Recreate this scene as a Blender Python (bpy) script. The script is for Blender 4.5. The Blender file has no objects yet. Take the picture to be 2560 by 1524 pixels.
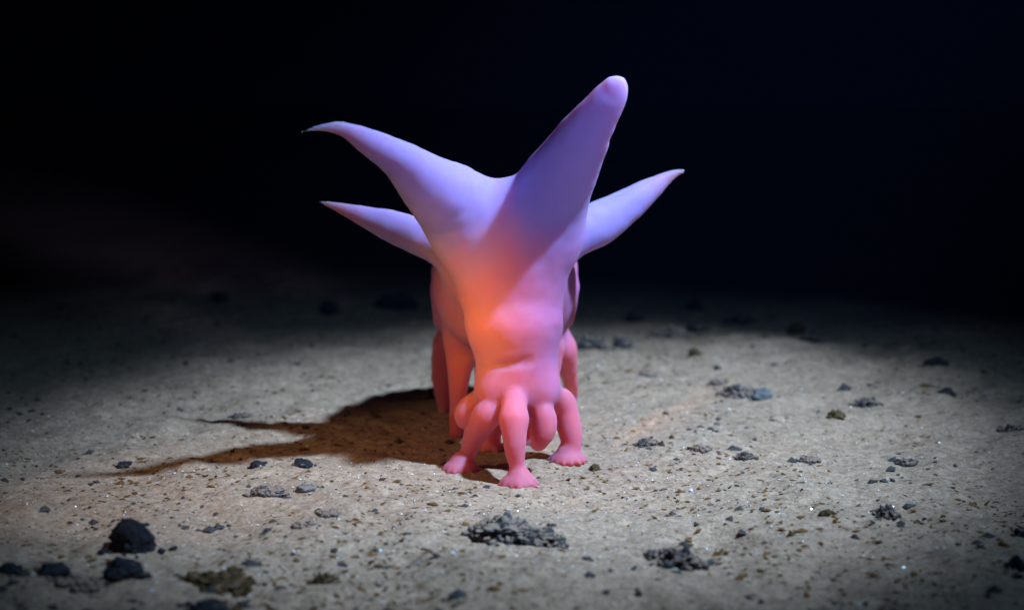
import bpy, math, random
import numpy as np
from mathutils import Vector, Matrix, Euler, noise as mnoise

random.seed(7)
RNG = np.random.default_rng(11)
S = bpy.context.scene
COL = S.collection

# ------------------------------------------------------------------ camera, water, lamps, exposure
CAM_H, CAM_Y, PITCH, FPX = 0.19, -0.78, math.radians(7.2), 4060.0     # metres, metres, focal length in photo pixels
cam_data = bpy.data.cameras.new("camera")
cam_data.sensor_width = 36.0
cam_data.lens = 36.0 * FPX / 2560.0
cam_data.clip_start, cam_data.clip_end = 0.02, 200.0
cam = bpy.data.objects.new("camera", cam_data)
cam.location = (0, CAM_Y, CAM_H)
cam.rotation_euler = (math.pi / 2 - PITCH, 0, 0)
cam_data.dof.use_dof = True
cam_data.dof.focus_distance = 0.81
cam_data.dof.aperture_fstop = 7.0
COL.objects.link(cam)
S.camera = cam

w = bpy.data.worlds.new("World")
S.world = w
w.use_nodes = True
bg = w.node_tree.nodes["Background"]
bg.inputs[0].default_value = (0.10, 0.16, 0.60, 1)        # the black deep water, a breath of blue
bg.inputs[1].default_value = 0.0015

def spot(name, loc, target, energy, color, size_deg, blend, radius, oval=(1, 1), axis=(0, 1, 0)):
    l = bpy.data.lights.new(name, 'SPOT')
    l.energy, l.color = energy, color
    l.spot_size, l.spot_blend, l.shadow_soft_size = math.radians(size_deg), blend, radius
    o = bpy.data.objects.new(name, l)
    z = (Vector(loc) - Vector(target)).normalized()
    y = (Vector(axis) - z * z.dot(Vector(axis))).normalized()          # long axis of an oval beam
    rot = Matrix((y.cross(z), y, z)).transposed().to_4x4()
    o.matrix_world = Matrix.Translation(loc) @ rot @ Matrix.Diagonal((oval[0], oval[1], 1, 1))
    COL.objects.link(o)
    return o

# the diving vehicle's key and low lamps, plus added fill beams, all outside the frame
KEY = (0.64, -0.37, 1.10)
spot("key_lamp", KEY, (0.035, 0.128, 0.02), 215.0, (0.45, 0.71, 0.98), 26, 1.0, 0.032, (0.86, 1.42), (0.32, 1, 0))
spot("key_edge_fill", KEY, (0.03, 0.12, 0.02), 14.0, (0.28, 0.62, 1.0), 46, 1.0, 0.032, (1.0, 1.2), (0.32, 1, 0))  # added wide weak beam, fades the pool's rim out into blue
spot("belly_fill", (-0.34, -0.80, 0.42), (-0.019, 0.03, 0.083), 96.0, (1.0, 0.52, 0.01), 5.6, 1.0, 0.03, (0.85, 1.2))  # added narrow beam, gives the shaded belly its orange glow
spot("papilla_fill", (0.30, -0.80, 0.31), (0.0, 0.0, 0.195), 34.0, (0.46, 0.50, 1.0), 9, 1.0, 0.05, (1.7, 1.0))  # added blue beam aimed high, brightens only the papillae
spot("low_lamp", (-0.66, -0.42, 0.48), (-0.10, 0.03, 0.03), 11.0, (1.0, 0.68, 0.36), 21, 1.0, 0.02)

S.view_settings.view_transform = 'Standard'
S.view_settings.look = 'None'
S.view_settings.exposure = 0.0
S.view_settings.gamma = 1.0
S.cycles.use_denoising = True
S.cycles.max_bounces = 8

# ------------------------------------------------------------------ picture -> place helpers (d = the 2493 px wide view of the photograph)
K = 2560 / 2493.0
_c, _s = math.cos(PITCH), math.sin(PITCH)
def ray(xd, yd):
    X, Y = (xd * K - 1280) / FPX, (yd * K - 762) / FPX
    return np.array([X, _c - Y * _s, -_s - Y * _c])
def P(xd, yd, y):
    r = ray(xd, yd); t = (y - CAM_Y) / r[1]
    return np.array([0, CAM_Y, CAM_H]) + r * t
def G(xd, yd, z=0.0):
    r = ray(xd, yd); t = (z - CAM_H) / r[2]
    return np.array([0, CAM_Y, CAM_H]) + r * t
def GS(xd, yd):                            # the same on the uneven sea floor itself
    z = 0.0
    for _ in range(14):
        g = G(xd, yd, z); z = .5 * z + .5 * gz(g[0], g[1])
    return g
def M(px, y):                              # so many picture pixels, in metres, at depth y
    return px * K / FPX * (y - CAM_Y)

# ------------------------------------------------------------------ numpy noise
def _hash(i, j, seed):
    i = i.astype(np.int64); j = j.astype(np.int64)
    h = (i * 374761393 + j * 668265263 + seed * 974634777) & 0xFFFFFFFF
    h = ((h ^ (h >> 13)) * 1274126177) & 0xFFFFFFFF
    h = h ^ (h >> 16)
    return (h & 0xFFFFFF) / float(0xFFFFFF)
def vnoise(x, y, seed):
    i, j = np.floor(x), np.floor(y)
    u, v = x - i, y - j
    u = u * u * u * (u * (u * 6 - 15) + 10); v = v * v * v * (v * (v * 6 - 15) + 10)
    a, b = _hash(i, j, seed), _hash(i + 1, j, seed)
    c, d = _hash(i, j + 1, seed), _hash(i + 1, j + 1, seed)
    return (a * (1 - u) + b * u) * (1 - v) + (c * (1 - u) + d * u) * v - 0.5
def fbm(x, y, seed, octaves=4):
    r, a = 0, 1.0
    for k in range(octaves):
        r = r + a * vnoise(x + 17.3 * k, y - 9.1 * k, seed + k); x = x * 2.03; y = y * 2.03; a *= 0.5
    return r

HOLLOWS = []       # (x, y, rx, ry, depth)
for xd, yd, wd, hd, dep in ((1770, 1302, 95, 22, .011), (1655, 1352, 60, 26, -.006), (1660, 1482, 190, 20, .016), (1180, 1400, 260, 50, -.003),  # first and third dips added and deepened to shade the ground there
                            (520, 1240, 260, 30, .003), (1900, 880, 260, 40, -.005), (900, 830, 260, 30, .004),
                            (1500, 1215, 240, 24, .003), (2150, 1080, 220, 40, .004), (160, 1290, 160, 50, .004),
                            (430, 930, 200, 40, -.004), (1300, 1225, 150, 16, .003)):
    g = G(xd, yd); y0 = G(xd, yd + hd)[1]; y1 = G(xd, yd - hd)[1]
    HOLLOWS.append((g[0], g[1], M(wd, g[1]), abs(y1 - y0) / 2, dep))

def ground_z(x, y):
    x = np.asarray(x, float); y = np.asarray(y, float)
    calm = 1 - 0.85 * np.exp(-(((x - 0.0) / .09) ** 2 + ((y - .11) / .17) ** 2) ** 2)
    z = (0.009 * fbm(x * 4.0, y * 3.0, 3, 2) + 0.006 * fbm(x * 16, y * 13, 9, 2)) * calm
    for hx, hy, rx, ry, dep in HOLLOWS:
        z = z - dep * np.exp(-((x - hx) / rx) ** 2 - ((y - hy) / ry) ** 2)
    z = z + 0.0036 * fbm(x * 48, y * 54, 21, 4) * (0.4 + 0.6 * calm)
    pit = vnoise(x * 120, y * 150, 41)
    z = z - 0.0016 * np.clip(pit - 0.22, 0, 1) * 3
    return z
def gz(x, y):
    return float(ground_z(np.array([x]), np.array([y]))[0])

# ------------------------------------------------------------------ shaders
def mat(name):
    m = bpy.data.materials.new(name); m.use_nodes = True
    nt = m.node_tree
    return m, nt, nt.nodes["Principled BSDF"]
def nd(nt, typ, **kw):
    n = nt.nodes.new(typ)
    for k, v in kw.items():
        if k in n.inputs.keys() if not hasattr(n, k) else False: n.inputs[k].default_value = v
        else: setattr(n, k, v)
    return n
def lk(nt, a, b): nt.links.new(a, b)
def ramp(nt, src, stops):
    r = nt.nodes.new('ShaderNodeValToRGB')
    while len(r.color_ramp.elements) < len(stops): r.color_ramp.elements.new(0.5)
    for e, (p, c) in zip(r.color_ramp.elements, stops):
        e.position = p; e.color = (c[0], c[1], c[2], 1) if not isinstance(c, (int, float)) else (c, c, c, 1)
    lk(nt, src, r.inputs[0]); return r.outputs[0]
def noise_tex(nt, co, scale, detail=4, rough=0.55, dist=0.0):
    n = nt.nodes.new('ShaderNodeTexNoise'); n.inputs['Scale'].default_value = scale
    n.inputs['Detail'].default_value = detail; n.inputs['Roughness'].default_value = rough
    n.inputs['Distortion'].default_value = dist; lk(nt, co, n.inputs['Vector']); return n
def mix(nt, fac, a, b, mode='MIX'):
    n = nt.nodes.new('ShaderNodeMix'); n.data_type = 'RGBA'; n.blend_type = mode
    for s, v in ((n.inputs[0], fac), (n.inputs[6], a), (n.inputs[7], b)):
        if isinstance(v, (int, float)): s.default_value = v
        elif isinstance(v, tuple): s.default_value = (v[0], v[1], v[2], 1)
        else: lk(nt, v, s)
    return n.outputs[2]
def mapping(nt, co, scale, rot=0.0):
    n = nt.nodes.new('ShaderNodeMapping'); n.inputs['Scale'].default_value = scale
    n.inputs['Rotation'].default_value = (0, 0, rot); lk(nt, co, n.inputs['Vector']); return n.outputs[0]

SED = (0.36, 0.315, 0.275)
def sediment_colour(nt, co):
    big = noise_tex(nt, co, 9, 3)
    base = ramp(nt, big.outputs[0], ((0.3, (0.283, 0.176, 0.125)), (0.7, (0.403, 0.260, 0.184))))
    mid = noise_tex(nt, co, 160, 5, .65)
    base = mix(nt, .55, base, ramp(nt, mid.outputs[0], ((0.3, (0.190, 0.111, 0.073)), (0.65, (0.500, 0.324, 0.235)))))
    fl = noise_tex(nt, mapping(nt, co, (1, 2.1, 1), .25), 210, 3, .6, 1.2)      # brown organic fluff
    base = mix(nt, ramp(nt, fl.outputs[0], ((0.59, 0), (0.67, .85))), base, (.085, .05, .022))
    gr = noise_tex(nt, mapping(nt, co, (1, 1.6, 1), -.5), 120, 4, .7, .6)
    base = mix(nt, ramp(nt, gr.outputs[0], ((0.62, 0), (0.72, .6))), base, (.085, .07, .065))
    sp = noise_tex(nt, co, 520, 2, .6)
    return mix(nt, 1.0, base, ramp(nt, sp.outputs[0], ((0.30, .74), (0.5, 1.0), (.68, 1.25))), 'MULTIPLY')

m_sed, nt, b = mat("sediment")
co = nt.nodes.new('ShaderNodeTexCoord').outputs['Object']
lk(nt, sediment_colour(nt, co), b.inputs['Base Color'])
b.inputs['Roughness'].default_value = 0.95
b.inputs['Specular IOR Level'].default_value = 0.15
n1, n2 = noise_tex(nt, co, 330, 5, .7), noise_tex(nt, co, 90, 4, .6)
bp = nt.nodes.new('ShaderNodeBump'); bp.inputs['Strength'].default_value = 0.62; bp.inputs['Distance'].default_value = 0.0026
ad = nt.nodes.new('ShaderNodeMath'); ad.operation = 'ADD'
lk(nt, n1.outputs[0], ad.inputs[0]); lk(nt, n2.outputs[0], ad.inputs[1]); lk(nt, ad.outputs[0], bp.inputs['Height'])
lk(nt, bp.outputs[0], b.inputs['Normal'])

def nodule_mat(name, c0, c1, dust):
    m, nt, b = mat(name)
    co = nt.nodes.new('ShaderNodeTexCoord').outputs['Object']
    a = noise_tex(nt, co, 260, 5, .7)
    base = ramp(nt, a.outputs[0], ((0.3, c0), (0.7, c1)))
    geo = nt.nodes.new('ShaderNodeNewGeometry')
    sx = nt.nodes.new('ShaderNodeSeparateXYZ'); lk(nt, geo.outputs['Normal'], sx.inputs[0])
    dn = noise_tex(nt, co, 190, 4, .65)
    mu = nt.nodes.new('ShaderNodeMath'); mu.operation = 'MULTIPLY_ADD'
    lk(nt, sx.outputs['Z'], mu.inputs[0]); mu.inputs[1].default_value = .35; lk(nt, dn.outputs[0], mu.inputs[2])
    base = mix(nt, ramp(nt, mu.outputs[0], ((max(.02, .98 - dust), 0), (min(.99, 1.12 - dust), .9))), base, (0.262, 0.166, 0.127))
    lk(nt, base, b.inputs['Base Color']); b.inputs['Roughness'].default_value = .92
    b.inputs['Specular IOR Level'].default_value = .10
    bp = nt.nodes.new('ShaderNodeBump'); bp.inputs['Strength'].default_value = .8; bp.inputs['Distance'].default_value = .0012
    lk(nt, a.outputs[0], bp.inputs['Height']); lk(nt, bp.outputs[0], b.inputs['Normal'])
    return m
MN = {'dark': nodule_mat("manganese_crust", (.012, .011, .014), (.035, .033, .04), .08),
      'crumb': nodule_mat("crumbly_crust", (.02, .018, .02), (.07, .064, .068), .30),
      'dusty': nodule_mat("dusty_crust", (.035, .033, .038), (.10, .097, .105), .38),
      'grey': nodule_mat("grey_crust", (.07, .075, .085), (.14, .145, .16), .25),
      'brown': nodule_mat("rusty_crust", (.04, .022, .009), (.11, .065, .03), .15)}

# ------------------------------------------------------------------ sea floor, one sheet to the horizon
def axis(lo, hi, step, far, growth=1.12):
    core = list(np.arange(lo, hi, step)); s = step
    up = [core[-1]]
    while up[-1] < far: s *= growth; up.append(up[-1] + s)
    s = step; dn = [core[0]]
    while dn[-1] > -far: s *= growth; dn.append(dn[-1] - s)
    return np.array(dn[:0:-1] + core + up[1:])
ax, ay = axis(-.34, .34, .0017, 40), axis(-.22, .45, .0017, 40, 1.06)
X, Y = np.meshgrid(ax, ay)
Z = ground_z(X, Y)
nx, ny = len(ax), len(ay)
def mesh_np(name, V, F):
    me = bpy.data.meshes.new(name)
    V = np.asarray(V, np.float32); F = np.asarray(F, np.int32)
    me.vertices.add(len(V)); me.vertices.foreach_set('co', V.ravel())
    n = F.shape[1]
    me.loops.add(F.size); me.loops.foreach_set('vertex_index', F.ravel())
    me.polygons.add(len(F)); me.polygons.foreach_set('loop_start', np.arange(len(F), dtype=np.int32) * n)
    me.polygons.foreach_set('use_smooth', np.ones(len(F), bool))
    me.update(calc_edges=True); me.validate()
    return me
idx = np.arange(nx * ny).reshape(ny, nx)
F = np.stack([idx[:-1, :-1], idx[:-1, 1:], idx[1:, 1:], idx[1:, :-1]], -1).reshape(-1, 4)
floor = bpy.data.objects.new("sea_floor", mesh_np("sea_floor", np.stack([X, Y, Z], -1).reshape(-1, 3), F))
floor.data.materials.append(m_sed); floor['kind'] = 'structure'
COL.objects.link(floor)

# ------------------------------------------------------------------ the sea cucumber: a smooth-blended body, one surface
H = 0.0010
LO, HI = np.array([-.155, -.05, -.006]), np.array([.125, .285, .222])
N = np.ceil((HI - LO) / H).astype(int)
gx = [(LO[k] + np.arange(N[k]) * H).astype(np.float32) for k in range(3)]
FIELD = np.full(N, 0.05, np.float32)
PRIMS = []          # (kind, a, b, ra, rb, flat) for the tissue weights

def d_cone(p, a, b, ra, rb, flat):
    q = [p[0], p[1] / flat, p[2]]
    a = np.array([a[0], a[1] / flat, a[2]]); b = np.array([b[0], b[1] / flat, b[2]])
    ab = b - a; L2 = max(float(ab @ ab), 1e-12)
    t = np.clip(((q[0] - a[0]) * ab[0] + (q[1] - a[1]) * ab[1] + (q[2] - a[2]) * ab[2]) / L2, 0, 1)
    d = np.sqrt((q[0] - a[0] - t * ab[0]) ** 2 + (q[1] - a[1] - t * ab[1]) ** 2 + (q[2] - a[2] - t * ab[2]) ** 2)
    return (d - (ra + (rb - ra) * t)) * (flat if flat < 1 else 1) ** .5

def cone(kind, a, b, ra, rb, k=.006, flat=1.0, cut=False):
    r = max(ra, rb); m = k + 2 * H
    lo = np.minimum(a, b) - r * max(1, flat) - m; hi = np.maximum(a, b) + r * max(1, flat) + m
    i0 = np.clip(np.floor((lo - LO) / H).astype(int), 0, N); i1 = np.clip(np.ceil((hi - LO) / H).astype(int) + 1, 0, N)
    if (i1 <= i0).any(): return
    sl = tuple(slice(i0[q], i1[q]) for q in range(3))
    p = (gx[0][sl[0]][:, None, None], gx[1][sl[1]][None, :, None], gx[2][sl[2]][None, None, :])
    d = d_cone(p, a, b, ra, rb, flat).astype(np.float32)
    f = FIELD[sl]
    if cut:
        h = np.clip(k - np.abs(f + d), 0, None) / k
        FIELD[sl] = np.maximum(f, -d) + h * h * k * .25
    else:
        h = np.clip(k - np.abs(f - d), 0, None) / k
        FIELD[sl] = np.minimum(f, d) - h * h * k * .25
        PRIMS.append((kind, a, b, ra, rb, flat))

def chain(kind, pts, k=.006, flat=1.0, sub=1):
    """pts: (xd, yd, depth y, radius in picture pixels); or (array, radius in metres).  One limb, then blended into the body."""
    q = []
    for t in pts:
        if len(t) == 2: q.append((np.asarray(t[0], float), t[1]))
        else: q.append((P(*t[:3]), M(t[3], t[2])))
    if sub > 1:                                     # Catmull-Rom so a papilla bends as a curve
        A = [np.append(c, r) for c, r in q]; A = [2 * A[0] - A[1]] + A + [2 * A[-1] - A[-2]]; out = []
        for i in range(1, len(A) - 2):
            for s in range(sub):
                t = s / sub
                out.append(.5 * (2 * A[i] + (A[i + 1] - A[i - 1]) * t + (2 * A[i - 1] - 5 * A[i] + 4 * A[i + 1] - A[i + 2]) * t * t
                                 + (3 * A[i] - A[i - 1] - 3 * A[i + 1] + A[i + 2]) * t ** 3))
        out.append(A[-2]); q = [(v[:3], max(v[3], .0006)) for v in out]
    m = k + 4 * H
    lo = np.min([c - r for c, r in q], 0) - m; hi = np.max([c + r for c, r in q], 0) + m
    i0 = np.clip(np.floor((lo - LO) / H).astype(int), 0, N); i1 = np.clip(np.ceil((hi - LO) / H).astype(int) + 1, 0, N)
    sl = tuple(slice(i0[q_], i1[q_]) for q_ in range(3))
    p = (gx[0][sl[0]][:, None, None], gx[1][sl[1]][None, :, None], gx[2][sl[2]][None, None, :])
    d = None
    for (a, ra), (b_, rb) in zip(q[:-1], q[1:]):
        e = d_cone(p, a, b_, ra, rb, flat).astype(np.float32)
        if d is None: d = e
        else:
            kk = min(.0035, .5 * min(ra, rb)); h = np.clip(kk - np.abs(d - e), 0, None) / kk
            d = np.minimum(d, e) - h * h * kk * (.06 if sub > 1 else .25)
        PRIMS.append((kind, a, b_, ra, rb, flat))
    f = FIELD[sl]
    h = np.clip(k - np.abs(f - d), 0, None) / k
    FIELD[sl] = np.minimum(f, d) - h * h * k * .25

# trunk, arching forward and bending down to the mouth
chain('trunk', [(1230, 765, .215, 150), (1230, 715, .165, 172), (1229, 690, .12, 172), (1230, 640, .085, 150), (1238, 605, .060, 122)], k=.02)
chain('trunk', [(1238, 605, .060, 122), (1244, 690, .056, 128), (1252, 790, .050, 116), (1257, 870, .049, 97), (1256, 935, .050, 88)], k=.012)
# mouth disc
chain('mouth', [(1206, 950, .040, 50), (1312, 950, .042, 50)], k=.010)
# soft flank folds
chain('trunk', [(1384, 645, .15, 22), (1388, 700, .15, 22), (1378, 775, .15, 18)], k=.004)
chain('trunk', [(1078, 660, .15, 26), (1076, 700, .15, 22), (1080, 780, .15, 24)], k=.006)

# papillae: two large ones webbed together over the front, two smaller on the flanks
chain('papilla', [(1150, 545, .050, 92), (1112, 503, .036, 95), (1048, 454, .018, 74), (975, 391, -.002, 47), (905, 349, -.022, 32),
                  (835, 315, -.034, 18), (775, 312, -.040, 9), (734, 322, -.043, 3)], k=.011, flat=.62, sub=4)
chain('papilla', [(1320, 545, .050, 90), (1338, 480, .036, 95), (1378, 405, .018, 79), (1425, 328, .000, 60), (1468, 262, -.012, 43),
                  (1492, 226, -.016, 32), (1502, 213, -.018, 22)], k=.011, flat=.62, sub=4)
chain('papilla', [(1165, 520, .042, 66), (1232, 516, .040, 52), (1305, 515, .042, 66)], k=.009, flat=.7)
chain('trunk', [(1170, 590, .042, 78), (1238, 585, .040, 84), (1310, 590, .042, 78)], k=.018, flat=.7)
chain('papilla', [(1490, 203, -.018, 9), (1507, 203, -.018, 11)], k=.004, flat=.8)
chain('papilla', [(1120, 610, .085, 50), (1052, 588, .088, 47), (970, 558, .096, 40), (900, 532, .103, 27), (830, 507, .108, 13), (779, 491, .112, 3)], k=.010, flat=.8, sub=3)
chain('papilla', [(1350, 605, .085, 52), (1400, 572, .088, 53), (1462, 541, .094, 51), (1530, 498, .100, 39), (1590, 457, .105, 25), (1638, 425, .109, 11),
                  (1664, 417, .111, 5)], k=.010, flat=.8, sub=3)
cone('papilla', P(1486, 338, .0), P(1500, 336, -.004), M(9, 0), M(9, 0), k=.002, cut=True)     # the nick in the right one

def foot(kind, g, yaw, size, n=13, span=290, lift=-.0008):
    """a flared tentacle end, a skirt with small blunt digits round its rim"""
    z0 = gz(g[0], g[1]) + lift
    c = np.array([g[0], g[1], z0 + .0050])
    for i in range(n):
        a = math.radians(yaw + (i - (n - 1) / 2) * span / (n - 1)) + random.uniform(-.06, .06)
        L = size * random.uniform(.9, 1.1)
        e = np.array([c[0] + math.cos(a) * L, c[1] + math.sin(a) * L, z0 + .0011])
        mid = c * .42 + e * .58 + np.array([0, 0, -.0004]); rim = c * .18 + e * .82
        cone(kind, c, mid, .0030, .0019, .0030); cone(kind, mid, rim, .0019, .0013, .0022)
        cone('digit', rim, e, .0012, .0011, .0006)
    return c

def tentacle(g, ank, mid, hip, root, yaw=-90, size=.0095, kind='tentacle', n=13):
    c = foot(kind, g, yaw, size, n)
    chain(kind, [(c, .0040), ank, mid, hip, (hip[0] * .8 + root[0] * .2, hip[1] * .8 + root[1] * .2, hip[2] * .8 + root[2] * .2, hip[3] * .9)], k=.0022, sub=3)
    chain(kind, [hip, root], k=.0025)
gC, gB, gE = G(1263, 1180), G(1121, 1149), G(1381, 1126)
tentacle(gC, (1259, 1138, gC[1] + .001, 18), (1254, 1080, gC[1] + .001, 28), (1251, 1022, gC[1] + .005, 34), (1254, 950, .036, 30), -88, .0102)
tentacle(gB, (1137, 1110, gB[1] + .001, 18), (1156, 1060, gB[1] + .002, 27), (1186, 1010, gB[1] - .004, 32), (1225, 950, .038, 24), -105, .0102)
tentacle(gE, (1392, 1088, gE[1] + .001, 22), (1386, 1040, gE[1] + .002, 29), (1368, 985, gE[1] + .004, 33), (1320, 940, .046, 32), -80, .0098)
chain('tentacle', [(1215, 945, .052, 28), (1160, 974, .044, 24), (1138, 1000, .044, 28), (1136, 1020, .044, 24)], k=.0012, sub=3)      # curled-up one, far left
chain('tentacle', [(1295, 955, .042, 28), (1322, 1000, .036, 27), (1324, 1040, .035, 30), (1312, 1078, .035, 21)], k=.0012, sub=3)      # curled-up one, hanging
gF, gH = G(1196, 1098), G(1290, 1082)
tentacle(gF, (1196, 1072, gF[1], 20), (1205, 1035, gF[1] - .004, 25), (1215, 1000, gF[1] - .008, 26), (1235, 955, .05, 30), 90, .0066)
tentacle(gH, (1296, 1060, gH[1], 18), (1300, 1030, gH[1] - .004, 22), (1300, 1000, gH[1] - .01, 24), (1285, 955, .05, 30), 90, .0066)
# a fold across the front where the mouth tube begins
yf = .049 - M(100, .049)
cone('trunk', P(1190, 890, yf + .002), P(1288, 880, yf - .0005), M(3, 0), M(8, 0), k=.004, cut=True)

# walking tube feet at the back
def tube_foot(top, mid, g, r):
    z0 = gz(g[0], g[1])
    chain('tubefoot', [top, mid, (np.array([g[0], g[1], z0 + .004]), r * .75), (np.array([g[0], g[1] - .001, z0 + .0012]), r * .7)], k=.012, sub=2)
tube_foot((1124, 835, .135, 42), (1116, 930, .132, 25), G(1112, 1062), .0052)
tube_foot((1088, 840, .195, 36), (1077, 918, .198, 27), G(1082, 1003), .0055)
tube_foot((1372, 850, .195, 34), (1388, 925, .215, 19), G(1396, 972), .0042)
tube_foot((1345, 850, .135, 30), (1340, 930, .132, 22), G(1335, 1062), .0050)
tube_foot((1180, 860, .235, 30), (1180, 925, .245, 22), G(1180, 972), .0050)

def surface_nets(f):
    s = f < 0
    nx_, ny_, nz_ = f.shape
    corners = [(i, j, k) for i in (0, 1) for j in (0, 1) for k in (0, 1)]
    cnt = sum(s[i:nx_ - 1 + i, j:ny_ - 1 + j, k:nz_ - 1 + k].astype(np.int8) for i, j, k in corners)
    act = (cnt > 0) & (cnt < 8)
    ci = np.argwhere(act)
    vid = np.full(act.shape, -1, np.int32); vid[act] = np.arange(len(ci))
    acc = np.zeros((len(ci), 3)); num = np.zeros(len(ci))
    val = {c: f[ci[:, 0] + c[0], ci[:, 1] + c[1], ci[:, 2] + c[2]] for c in corners}
    for c in corners:
        for ax_ in range(3):
            if c[ax_] == 0:
                e = list(c); e[ax_] = 1; e = tuple(e)
                va, vb = val[c], val[e]; x = (va < 0) != (vb < 0)
                t = np.where(x, va / np.where(x, va - vb, 1), 0)
                pt = np.tile(np.array(c, float), (len(ci), 1)); pt[:, ax_] += t
                acc[x] += pt[x]; num[x] += 1
    V = (ci + acc / num[:, None]) * H + LO
    Fs = []
    for ax_ in range(3):
        u, v = (ax_ + 1) % 3, (ax_ + 2) % 3
        a = [slice(1, -1)] * 3; a[ax_] = slice(0, -1); b_ = list(a); b_[ax_] = slice(1, None)
        a, b_ = tuple(a), tuple(b_)
        for sgn in (0, 1):
            m = (s[a] & ~s[b_]) if sgn == 0 else (~s[a] & s[b_])
            e = np.argwhere(m)
            off = np.ones(3, int); off[ax_] = 0; e = e + off
            def cell(du, dv):
                q = e.copy(); q[:, u] += du; q[:, v] += dv; return vid[q[:, 0], q[:, 1], q[:, 2]]
            quad = [cell(-1, -1), cell(0, -1), cell(0, 0), cell(-1, 0)]
            Fs.append(np.stack(quad if sgn == 0 else quad[::-1], -1))
    return V, np.concatenate(Fs)
V, F = surface_nets(FIELD)
E = np.concatenate([F[:, [0, 1]], F[:, [1, 2]], F[:, [2, 3]], F[:, [3, 0]]])
for it in range(4):                                                     # Taubin smoothing, keeps the volume
    for lam in (.5, -.52):
        A = np.zeros_like(V); c = np.zeros(len(V))
        for q in range(3): A[:, q] = np.bincount(E[:, 0], V[E[:, 1], q], len(V)) + np.bincount(E[:, 1], V[E[:, 0], q], len(V))
        c = np.bincount(E[:, 0], minlength=len(V)) + np.bincount(E[:, 1], minlength=len(V))
        V = V + lam * (A / c[:, None] - V)
Nn = np.zeros_like(V); fn = np.cross(V[F[:, 2]] - V[F[:, 0]], V[F[:, 3]] - V[F[:, 1]])
for q in range(4):
    for r in range(3): Nn[:, r] += np.bincount(F[:, q], fn[:, r], len(V))
Nn /= np.linalg.norm(Nn, axis=1)[:, None] + 1e-12
V = V + Nn * np.array([.0006 * mnoise.noise(v * 50) + .0003 * mnoise.noise(v * 140) for v in map(Vector, V)])[:, None]
# tissue weights: how much of each vertex belongs to a papilla / to a digit
best = {}
p = (V[:, 0], V[:, 1], V[:, 2])
for kind, a, b_, ra, rb, flat in PRIMS:
    d = d_cone(p, a, b_, ra, rb, flat)
    best[kind] = np.minimum(best[kind], d) if kind in best else d
rest = np.minimum(best['trunk'], best['mouth'])
wpap = np.clip(.5 + (rest - best['papilla']) / .034, 0, 1)
wpap *= np.clip((np.minimum(best['tentacle'], best['tubefoot']) - best['papilla']) / .01 + .5, 0, 1)
wpap = wpap * wpap * (3 - 2 * wpap)
oth = np.minimum(np.minimum(rest, best['tentacle']), best['papilla'])
wdig = np.clip(.3 + (oth - best['digit']) / .003, 0, 1)
wten = np.clip(.5 + (rest - np.minimum(best['tentacle'], best['tubefoot'])) / .02, 0, 1)
wtip = np.zeros(len(V))
for tx, ty, td in ((734, 322, -.043), (779, 491, .112), (1664, 417, .111)):
    wtip = np.maximum(wtip, np.clip(1 - np.linalg.norm(V - P(tx, ty, td), axis=1) / .034, 0, 1))
me = mesh_np("sea_cucumber", V, F)
for nm, wv in (("papilla", wpap), ("tip", wtip), ("digit", wdig), ("tentacle", wten)):
    at = me.attributes.new(nm, 'FLOAT', 'POINT'); at.data.foreach_set('value', wv.astype(np.float32))

m_skin, nt, b = mat("translucent_skin")
co = nt.nodes.new('ShaderNodeTexCoord').outputs['Object']
def attr(nm):
    n = nt.nodes.new('ShaderNodeAttribute'); n.attribute_name = nm; return n.outputs['Fac']
soft = noise_tex(nt, co, 38, 3, .5)
trunk_c = mix(nt, .6, (.37, .12, .285), ramp(nt, soft.outputs[0], ((.35, (.36, .105, .23)), (.65, (.39, .14, .33)))))
c = mix(nt, attr("tentacle"), trunk_c, (.55, .13, .20))
c = mix(nt, attr("papilla"), c, (.29, .21, .51))
c = mix(nt, attr("tip"), c, (.36, .15, .24))
c = mix(nt, attr("digit"), c, (.50, .05, .06))
lk(nt, c, b.inputs['Base Color'])
b.inputs['Subsurface Weight'].default_value = 1.0
b.inputs['Subsurface Radius'].default_value = (1.0, .36, .18)
b.inputs['Subsurface Scale'].default_value = 0.030
b.inputs['Roughness'].default_value = .55
b.inputs['Specular IOR Level'].default_value = .12
fine = noise_tex(nt, co, 420, 3, .6)
bp = nt.nodes.new('ShaderNodeBump'); bp.inputs['Strength'].default_value = .08; bp.inputs['Distance'].default_value = .0006
lk(nt, fine.outputs[0], bp.inputs['Height']); lk(nt, bp.outputs[0], b.inputs['Normal'])
me.materials.append(m_skin)
pig = bpy.data.objects.new("sea_cucumber", me)
pig['label'] = "translucent pink sea cucumber with four violet horn-like papillae, standing on the sea floor"
pig['category'] = "sea cucumber"
COL.objects.link(pig)

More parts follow.
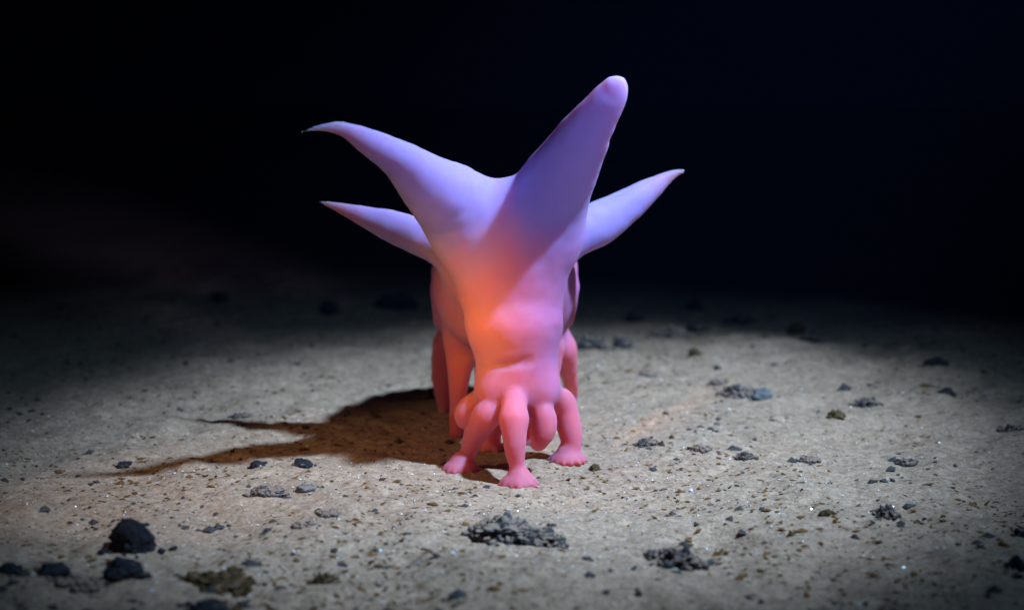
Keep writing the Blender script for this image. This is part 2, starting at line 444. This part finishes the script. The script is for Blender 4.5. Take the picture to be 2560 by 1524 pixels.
# ------------------------------------------------------------------ nodules, each lump a thing of its own
def make_nodule(label, xd, yd, wd, hd, style, seed, group=None, sharp=0.0, cat="rock", name="rock", sink=.45):
    """(xd, yd) middle of the lump in the picture, wd x hd its size there"""
    g = GS(xd, yd + hd * .30)
    y = g[1]
    rx = M(wd, y) * .56
    rz = M(hd, y) * (.66 if style in ('dark', 'brown') else .50)
    if yd < 870: rx *= 1.15; rz *= 1.45
    ry = rx * random.uniform(.75, 1.0)
    zc = gz(g[0], y) 
    import bmesh
    bm = bmesh.new()
    bmesh.ops.create_icosphere(bm, subdivisions=5 if wd > 40 else 4, radius=1)
    rnd = random.Random(seed)
    off = Vector((rnd.uniform(-50, 50), rnd.uniform(-50, 50), rnd.uniform(-50, 50)))
    planes = []
    for i in range(int(9 + 7 * sharp)):
        n = Vector((rnd.gauss(0, 1), rnd.gauss(0, 1), abs(rnd.gauss(0, .9)))).normalized(); planes.append((n, rnd.uniform(.42, .8) if sharp >= 1 else rnd.uniform(.55, .85)))
    crumb = style in ('crumb', 'dusty', 'brown')
    for v in bm.verts:
        p = v.co.copy(); q = p + off
        if sharp:
            for n, dd in planes:
                t = p.dot(n)
                if t > dd: p -= n * (t - dd)
        if sharp >= 1 and style == 'dark' and p.z > 0: p.z *= 1 + .45 * math.exp(-((p.x + .15) / .35) ** 2); p.x *= 1.25
        p *= 1 + .30 * (1 - .6 * (sharp >= 1)) * mnoise.noise(q * 1.3) + .16 * mnoise.noise(q * 3.1) * (1 - .5 * sharp)
        if crumb:
            dist, _ = mnoise.voronoi(q * (3.2 if wd > 60 else 2.0))
            p *= 1 - .26 * max(0, 1 - (dist[1] - dist[0]) / .28) + .10 * mnoise.noise(q * 9) + .06 * mnoise.noise(q * 19)
            p.z *= .75 + .9 * abs(mnoise.noise(q * 2.4 + Vector((9, 3, 1))))
        else:
            p *= 1 + .07 * mnoise.noise(q * 7) + .035 * mnoise.noise(q * 17)
        v.co = Vector((p.x * rx, p.y * ry, p.z * rz))
    if wd > 21:                                             # loose crumbs broken from the crust
        for i in range({'dark': 7, 'grey': 4, 'brown': 16, 'crumb': 26, 'dusty': 30}[style] * (2 if wd > 70 else 1)):
            a, q = rnd.uniform(0, 2 * math.pi), rnd.gauss(1.12 if style in ('dark', 'grey') else .92, .22)
            cx, cy = math.cos(a) * rx * q, math.sin(a) * ry * q
            r_ = rnd.uniform(.0006, .0016) * (1.3 if wd > 70 else 1)
            mt = Matrix.Translation((cx, cy, gz(g[0] + cx, y + cy) - zc - rz * (.5 - sink) + r_ * .3 + max(0, 1 - q) * rz * .5)) @ Euler((rnd.uniform(0, 6), rnd.uniform(0, 6), rnd.uniform(0, 6))).to_matrix().to_4x4()
            for v in bmesh.ops.create_icosphere(bm, subdivisions=1, radius=r_, matrix=mt)['verts']:
                v.co += Vector((rnd.gauss(0, 1), rnd.gauss(0, 1), rnd.gauss(0, 1))) * r_ * .22
    m_ = bpy.data.meshes.new(name); bm.to_mesh(m_); bm.free()
    m_.polygons.foreach_set('use_smooth', np.ones(len(m_.polygons), bool) if not sharp else np.zeros(len(m_.polygons), bool))
    if sharp: m_.polygons.foreach_set('use_smooth', np.ones(len(m_.polygons), bool))
    m_.materials.append(MN[style])
    o = bpy.data.objects.new(name, m_)
    o.location = (g[0], y, zc + rz * (.5 - sink) )
    o.rotation_euler = (0, 0, rnd.uniform(-.4, .4))
    o['label'] = label; o['category'] = cat
    if group: o['group'] = group
    COL.objects.link(o)
    return o
GN = "dark nodules strewn over the sea floor"
NODULES = [
 ("large black pointed rock standing up from the sediment, front left", 328, 1300, 116, 108, 'dark', 1.2, .2),
 ("black crumbly lump just below the large pointed black rock", 300, 1385, 92, 62, 'dark', 0, .35),
 ("low dark lump at far left, left of the crumbly black lump", 130, 1383, 70, 38, 'dark', 0, .45),
 ("wide dusty mound between two dark lumps in the front left corner", 196, 1418, 100, 42, 'dusty', 0, .5),
 ("long rusty brown crumbly ridge at the front left edge", 535, 1412, 150, 52, 'brown', 0, .45),
 ("black lump cut by the bottom edge below the brown ridge", 512, 1474, 84, 34, 'dark', 0, .4),
 ("rusty chip above the right end of the long brown ridge", 572, 1391, 24, 16, 'brown', .8, .3),
 ("half-buried crumbly grey patch below the long tapering shadow", 655, 1190, 72, 26, 'dusty', 0, .5),
 ("smooth grey pebble right of the crumbly patch below the shadow", 746, 1184, 42, 24, 'grey', 0, .4),
 ("dark pebble just above the thin end of the long shadow", 300, 1128, 36, 24, 'dark', .4, .35),
 ("widest crumbly grey-black patch, in front of the sea cucumber's feet", 1225, 1272, 150, 70, 'dusty', 0, .5),
 ("dark crumbly knob on the right end of the widest patch", 1305, 1298, 120, 62, 'crumb', 0, .5),
 ("black crumbly nodule in front of the added soft dark hollow", 1662, 1352, 90, 66, 'crumb', 0, .4),
 ("small brown crumbs left of the crumbly nodule by the added hollow", 1596, 1345, 44, 24, 'crumb', 0, .45),
 ("dark brown crumbly nodule, left of two brown chips, right of the feet", 1577, 1073, 46, 30, 'crumb', 0, .35),
 ("squarish brown chip in the middle of a row of three", 1611, 1079, 21, 20, 'brown', 1, .2),
 ("tilted brown chip at the upper right of a row of three", 1636, 1062, 19, 14, 'brown', 1, .2),
 ("crumbly nodule with a brown right side, in the bright sediment", 1816, 1108, 50, 30, 'crumb', 0, .4),
 ("small grey crumbs between the row of brown chips and the brown-sided nodule", 1706, 1087, 44, 20, 'dusty', 0, .5),
 ("round grey crumbly pebble right of the brown-sided nodule", 1970, 1115, 36, 22, 'dusty', 0, .4),
 ("flat dark crumbly lump at right, in thinning light", 2205, 1120, 48, 22, 'crumb', 0, .45),
 ("brown-black nodule below the grey crumbly one at right", 2035, 1008, 38, 24, 'brown', 0, .3),
 ("grey crumbly nodule between a brown-black one and a round black one", 2110, 975, 62, 32, 'crumb', 0, .45),
 ("round black nodule alone at far right", 2307, 953, 40, 28, 'dark', .3, .25),
 ("smooth grey stone on a pale crust, middle right", 1858, 954, 62, 42, 'grey', .5, .4),
 ("pale dusty crust against the smooth grey stone", 1800, 944, 74, 42, 'dusty', 0, .5),
 ("small dusty lump up left of the pale crust", 1750, 926, 40, 26, 'dusty', 0, .5),
 ("long dark lumpy nodule right beside the sea cucumber's body", 1428, 832, 84, 36, 'crumb', 0, .4),
 ("dark nodule second from the body in the back row", 1515, 836, 40, 30, 'crumb', 0, .35),
 ("broad dusty lump right of the back row's second nodule", 1640, 812, 84, 32, 'dusty', 0, .45),
 ("dark nodule at the back, nearest the body among the dim ones", 1548, 770, 40, 26, 'crumb', 0, .3),
 ("small dim black nodule farthest back on the right", 1690, 746, 26, 20, 'dark', 0, .3),
 ("dark nodule above the broad dusty lump", 1697, 795, 48, 20, 'crumb', 0, .35),
 ("wide dim nodule at the back right", 1800, 778, 66, 26, 'crumb', 0, .4),
 ("brown nodule at the right end of the dim back row", 1938, 801, 36, 20, 'brown', 0, .3),
 ("dim crumbly heap below the brown nodule of the back row", 1978, 822, 44, 36, 'crumb', 0, .4),
 ("rusty pebble below the broad dusty lump", 1690, 858, 22, 14, 'brown', 0, .3),
 ("grey crumbly pebble in bright sediment below the back row", 1575, 907, 34, 22, 'dusty', 0, .45),
 ("flat dark stone in dim light left of the body", 968, 738, 84, 30, 'dark', 0, .4),
 ("small dark nodule left of the flat dark stone", 800, 752, 36, 24, 'dark', 0, .35),
 ("barely lit nodule farthest left at the back", 535, 727, 30, 22, 'dark', 0, .3),
 ("grey crumbly lump at right with a bare dark face", 2160, 1238, 46, 38, 'crumb', 0, .45),
 ("black rock cut by the right edge near the front corner", 2476, 1366, 50, 38, 'dark', .6, .35),
 ("grey half-buried pebble left of the widest crumbly patch", 800, 1245, 44, 22, 'dusty', 0, .55),
 ("grey buried crust below and left of the half-buried pebble", 737, 1275, 40, 26, 'dusty', 0, .6),
 ("brown crumbly lump right of the long brown ridge", 790, 1406, 56, 30, 'brown', 0, .5),
 ("dim crumbly lump near the right edge, above the light's rim", 2466, 1040, 62, 30, 'crumb', 0, .45),
 ("dim nodule at the far right behind the round black one", 2280, 880, 52, 24, 'dark', 0, .4),
 ("rusty crumb beside the right front foot", 1449, 1138, 24, 16, 'brown', 0, .35),
 ("dark nodule in the shadow where it narrows", 738, 1126, 44, 24, 'dark', 0, .4),
 ("dark nodule in the shadow left of where it narrows", 628, 1130, 36, 22, 'dark', 0, .4),
 ("dark nodule under the left rear foot, at the shadow's root", 1062, 958, 40, 30, 'dark', 0, .35),
 ("brown chip at right, alone above the hollow's end", 2018, 1247, 26, 18, 'brown', .6, .3),
 ("upright brown chip right of the added soft dark hollow", 1925, 1300, 18, 20, 'brown', .8, .25),
 ("dark rock cut by the right edge, higher of two", 2482, 1296, 28, 30, 'dark', .3, .35),
 ("black lump at the far left edge near the bottom corner", 22, 1382, 50, 30, 'dark', 0, .4),
 ("dark crumbs at the tip of the upper shadow prong", 588, 1010, 44, 18, 'crumb', 0, .5),
]
for i, (lab, xd, yd, wd, hd, st, sh, sk) in enumerate(NODULES):
    make_nodule(lab, xd, yd, wd, hd, st, 100 + i, GN, sh, sink=sk)

# ------------------------------------------------------------------ loose fine stuff
def scatter(name, n, size, matl, elong, seed, xr=(-.45, .45), lift=.3, flat=.45, clump=True):
    r = np.random.default_rng(seed)
    base = np.array([[1, 0, 0], [-1, 0, 0], [0, 1, 0], [0, -1, 0], [0, 0, 1], [0, 0, -1.]])
    tri = np.array([[0, 2, 4], [2, 1, 4], [1, 3, 4], [3, 0, 4], [2, 0, 5], [1, 2, 5], [3, 1, 5], [0, 3, 5]])
    u = r.uniform(0, 1, n * 3)
    y = -.26 + 1.5 * u ** 1.5
    x = r.uniform(-1, 1, n * 3) * (.335 * (y - CAM_Y))
    keep = (fbm(x * 22, y * 16, seed, 3) + r.uniform(-.25, .25, n * 3)) > (.02 if clump else -9)
    x, y = x[keep][:n], y[keep][:n]; n = len(x)
    s = size * np.exp(r.normal(0, .45, n))
    yaw = r.normal(.25, .7, n)
    v = base[None] * (1 + r.uniform(-.35, .35, (n, 6, 1)))
    v = v * np.stack([s * elong, s, s * flat], -1)[:, None, :]
    tilt = r.normal(0, .3, n)
    v = np.stack([v[..., 0] * np.cos(tilt)[:, None] - v[..., 2] * np.sin(tilt)[:, None], v[..., 1],
                  v[..., 0] * np.sin(tilt)[:, None] + v[..., 2] * np.cos(tilt)[:, None]], -1)
    cx, sx = np.cos(yaw)[:, None], np.sin(yaw)[:, None]
    v = np.stack([v[..., 0] * cx - v[..., 1] * sx, v[..., 0] * sx + v[..., 1] * cx, v[..., 2]], -1)
    v[..., 0] += x[:, None]; v[..., 1] += y[:, None]; v[..., 2] += (ground_z(x, y) + s * lift)[:, None]
    f = (tri[None] + (np.arange(n) * 6)[:, None, None]).reshape(-1, 3)
    o = bpy.data.objects.new(name, mesh_np(name, v.reshape(-1, 3), f))
    o.data.polygons.foreach_set('use_smooth', np.zeros(len(f), bool))
    o.data.materials.append(matl); o['kind'] = 'stuff'
    COL.objects.link(o); return o
def flat_mat(name, col, rough, spec):
    m, nt, b = mat(name)
    co = nt.nodes.new('ShaderNodeTexCoord').outputs['Object']
    a = noise_tex(nt, co, 90, 2)
    lk(nt, ramp(nt, a.outputs[0], ((.3, tuple(c * .6 for c in col)), (.7, tuple(min(.9, c * 1.35) for c in col)))), b.inputs['Base Color'])
    b.inputs['Roughness'].default_value = rough; b.inputs['Specular IOR Level'].default_value = spec
    return m
o = scatter("debris", 7000, .00062, flat_mat("brown_fluff", (.14, .062, .018), .9, .1), 1.9, 5)
o['label'] = "fine brown organic flecks strewn over the pale sediment"; o['category'] = "debris"
o = scatter("dark_grit", 2600, .0005, flat_mat("dark_grit", (.05, .042, .04), .8, .2), 1.2, 6)
o['label'] = "dark grit grains strewn over the pale sediment"; o['category'] = "grit"
o = scatter("pebbles", 1100, .0014, flat_mat("pebble", (.05, .043, .043), .85, .2), 1.15, 15, lift=.1, flat=.6)
o['label'] = "small dark pebbles strewn between the larger nodules"; o['category'] = "pebbles"
o = scatter("shell_grains", 9000, .00024, flat_mat("pale_shell", (.78, .82, .88), .2, .7), 1.1, 8, lift=.6, flat=.9, clump=False)
o['label'] = "tiny glinting pale shell grains strewn over the sediment"; o['category'] = "shell grains"

# ------------------------------------------------------------------ the water's own faint veil
hm = bpy.data.materials.new("water_haze"); hm.use_nodes = True
nt = hm.node_tree; nt.nodes.remove(nt.nodes["Principled BSDF"])
v = nt.nodes.new('ShaderNodeVolumePrincipled')
v.inputs['Color'].default_value = (.20, .36, .95, 1); v.inputs['Density'].default_value = 0.007
nt.links.new(v.outputs[0], nt.nodes["Material Output"].inputs['Volume'])
hx = [(-6, 6), (-2, 12), (-1.2, 1.6)]
hv = [(hx[0][i & 1], hx[1][i >> 1 & 1], hx[2][i >> 2 & 1]) for i in range(8)]
hmesh = bpy.data.meshes.new("haze"); hmesh.from_pydata(hv, [], [(0, 2, 3, 1), (4, 5, 7, 6), (0, 1, 5, 4), (2, 6, 7, 3), (0, 4, 6, 2), (1, 3, 7, 5)])
hmesh.materials.append(hm)
ho = bpy.data.objects.new("haze", hmesh); ho['kind'] = 'stuff'; ho['label'] = "faint blue haze of deep sea water all around"; ho['category'] = "water haze"
COL.objects.link(ho)
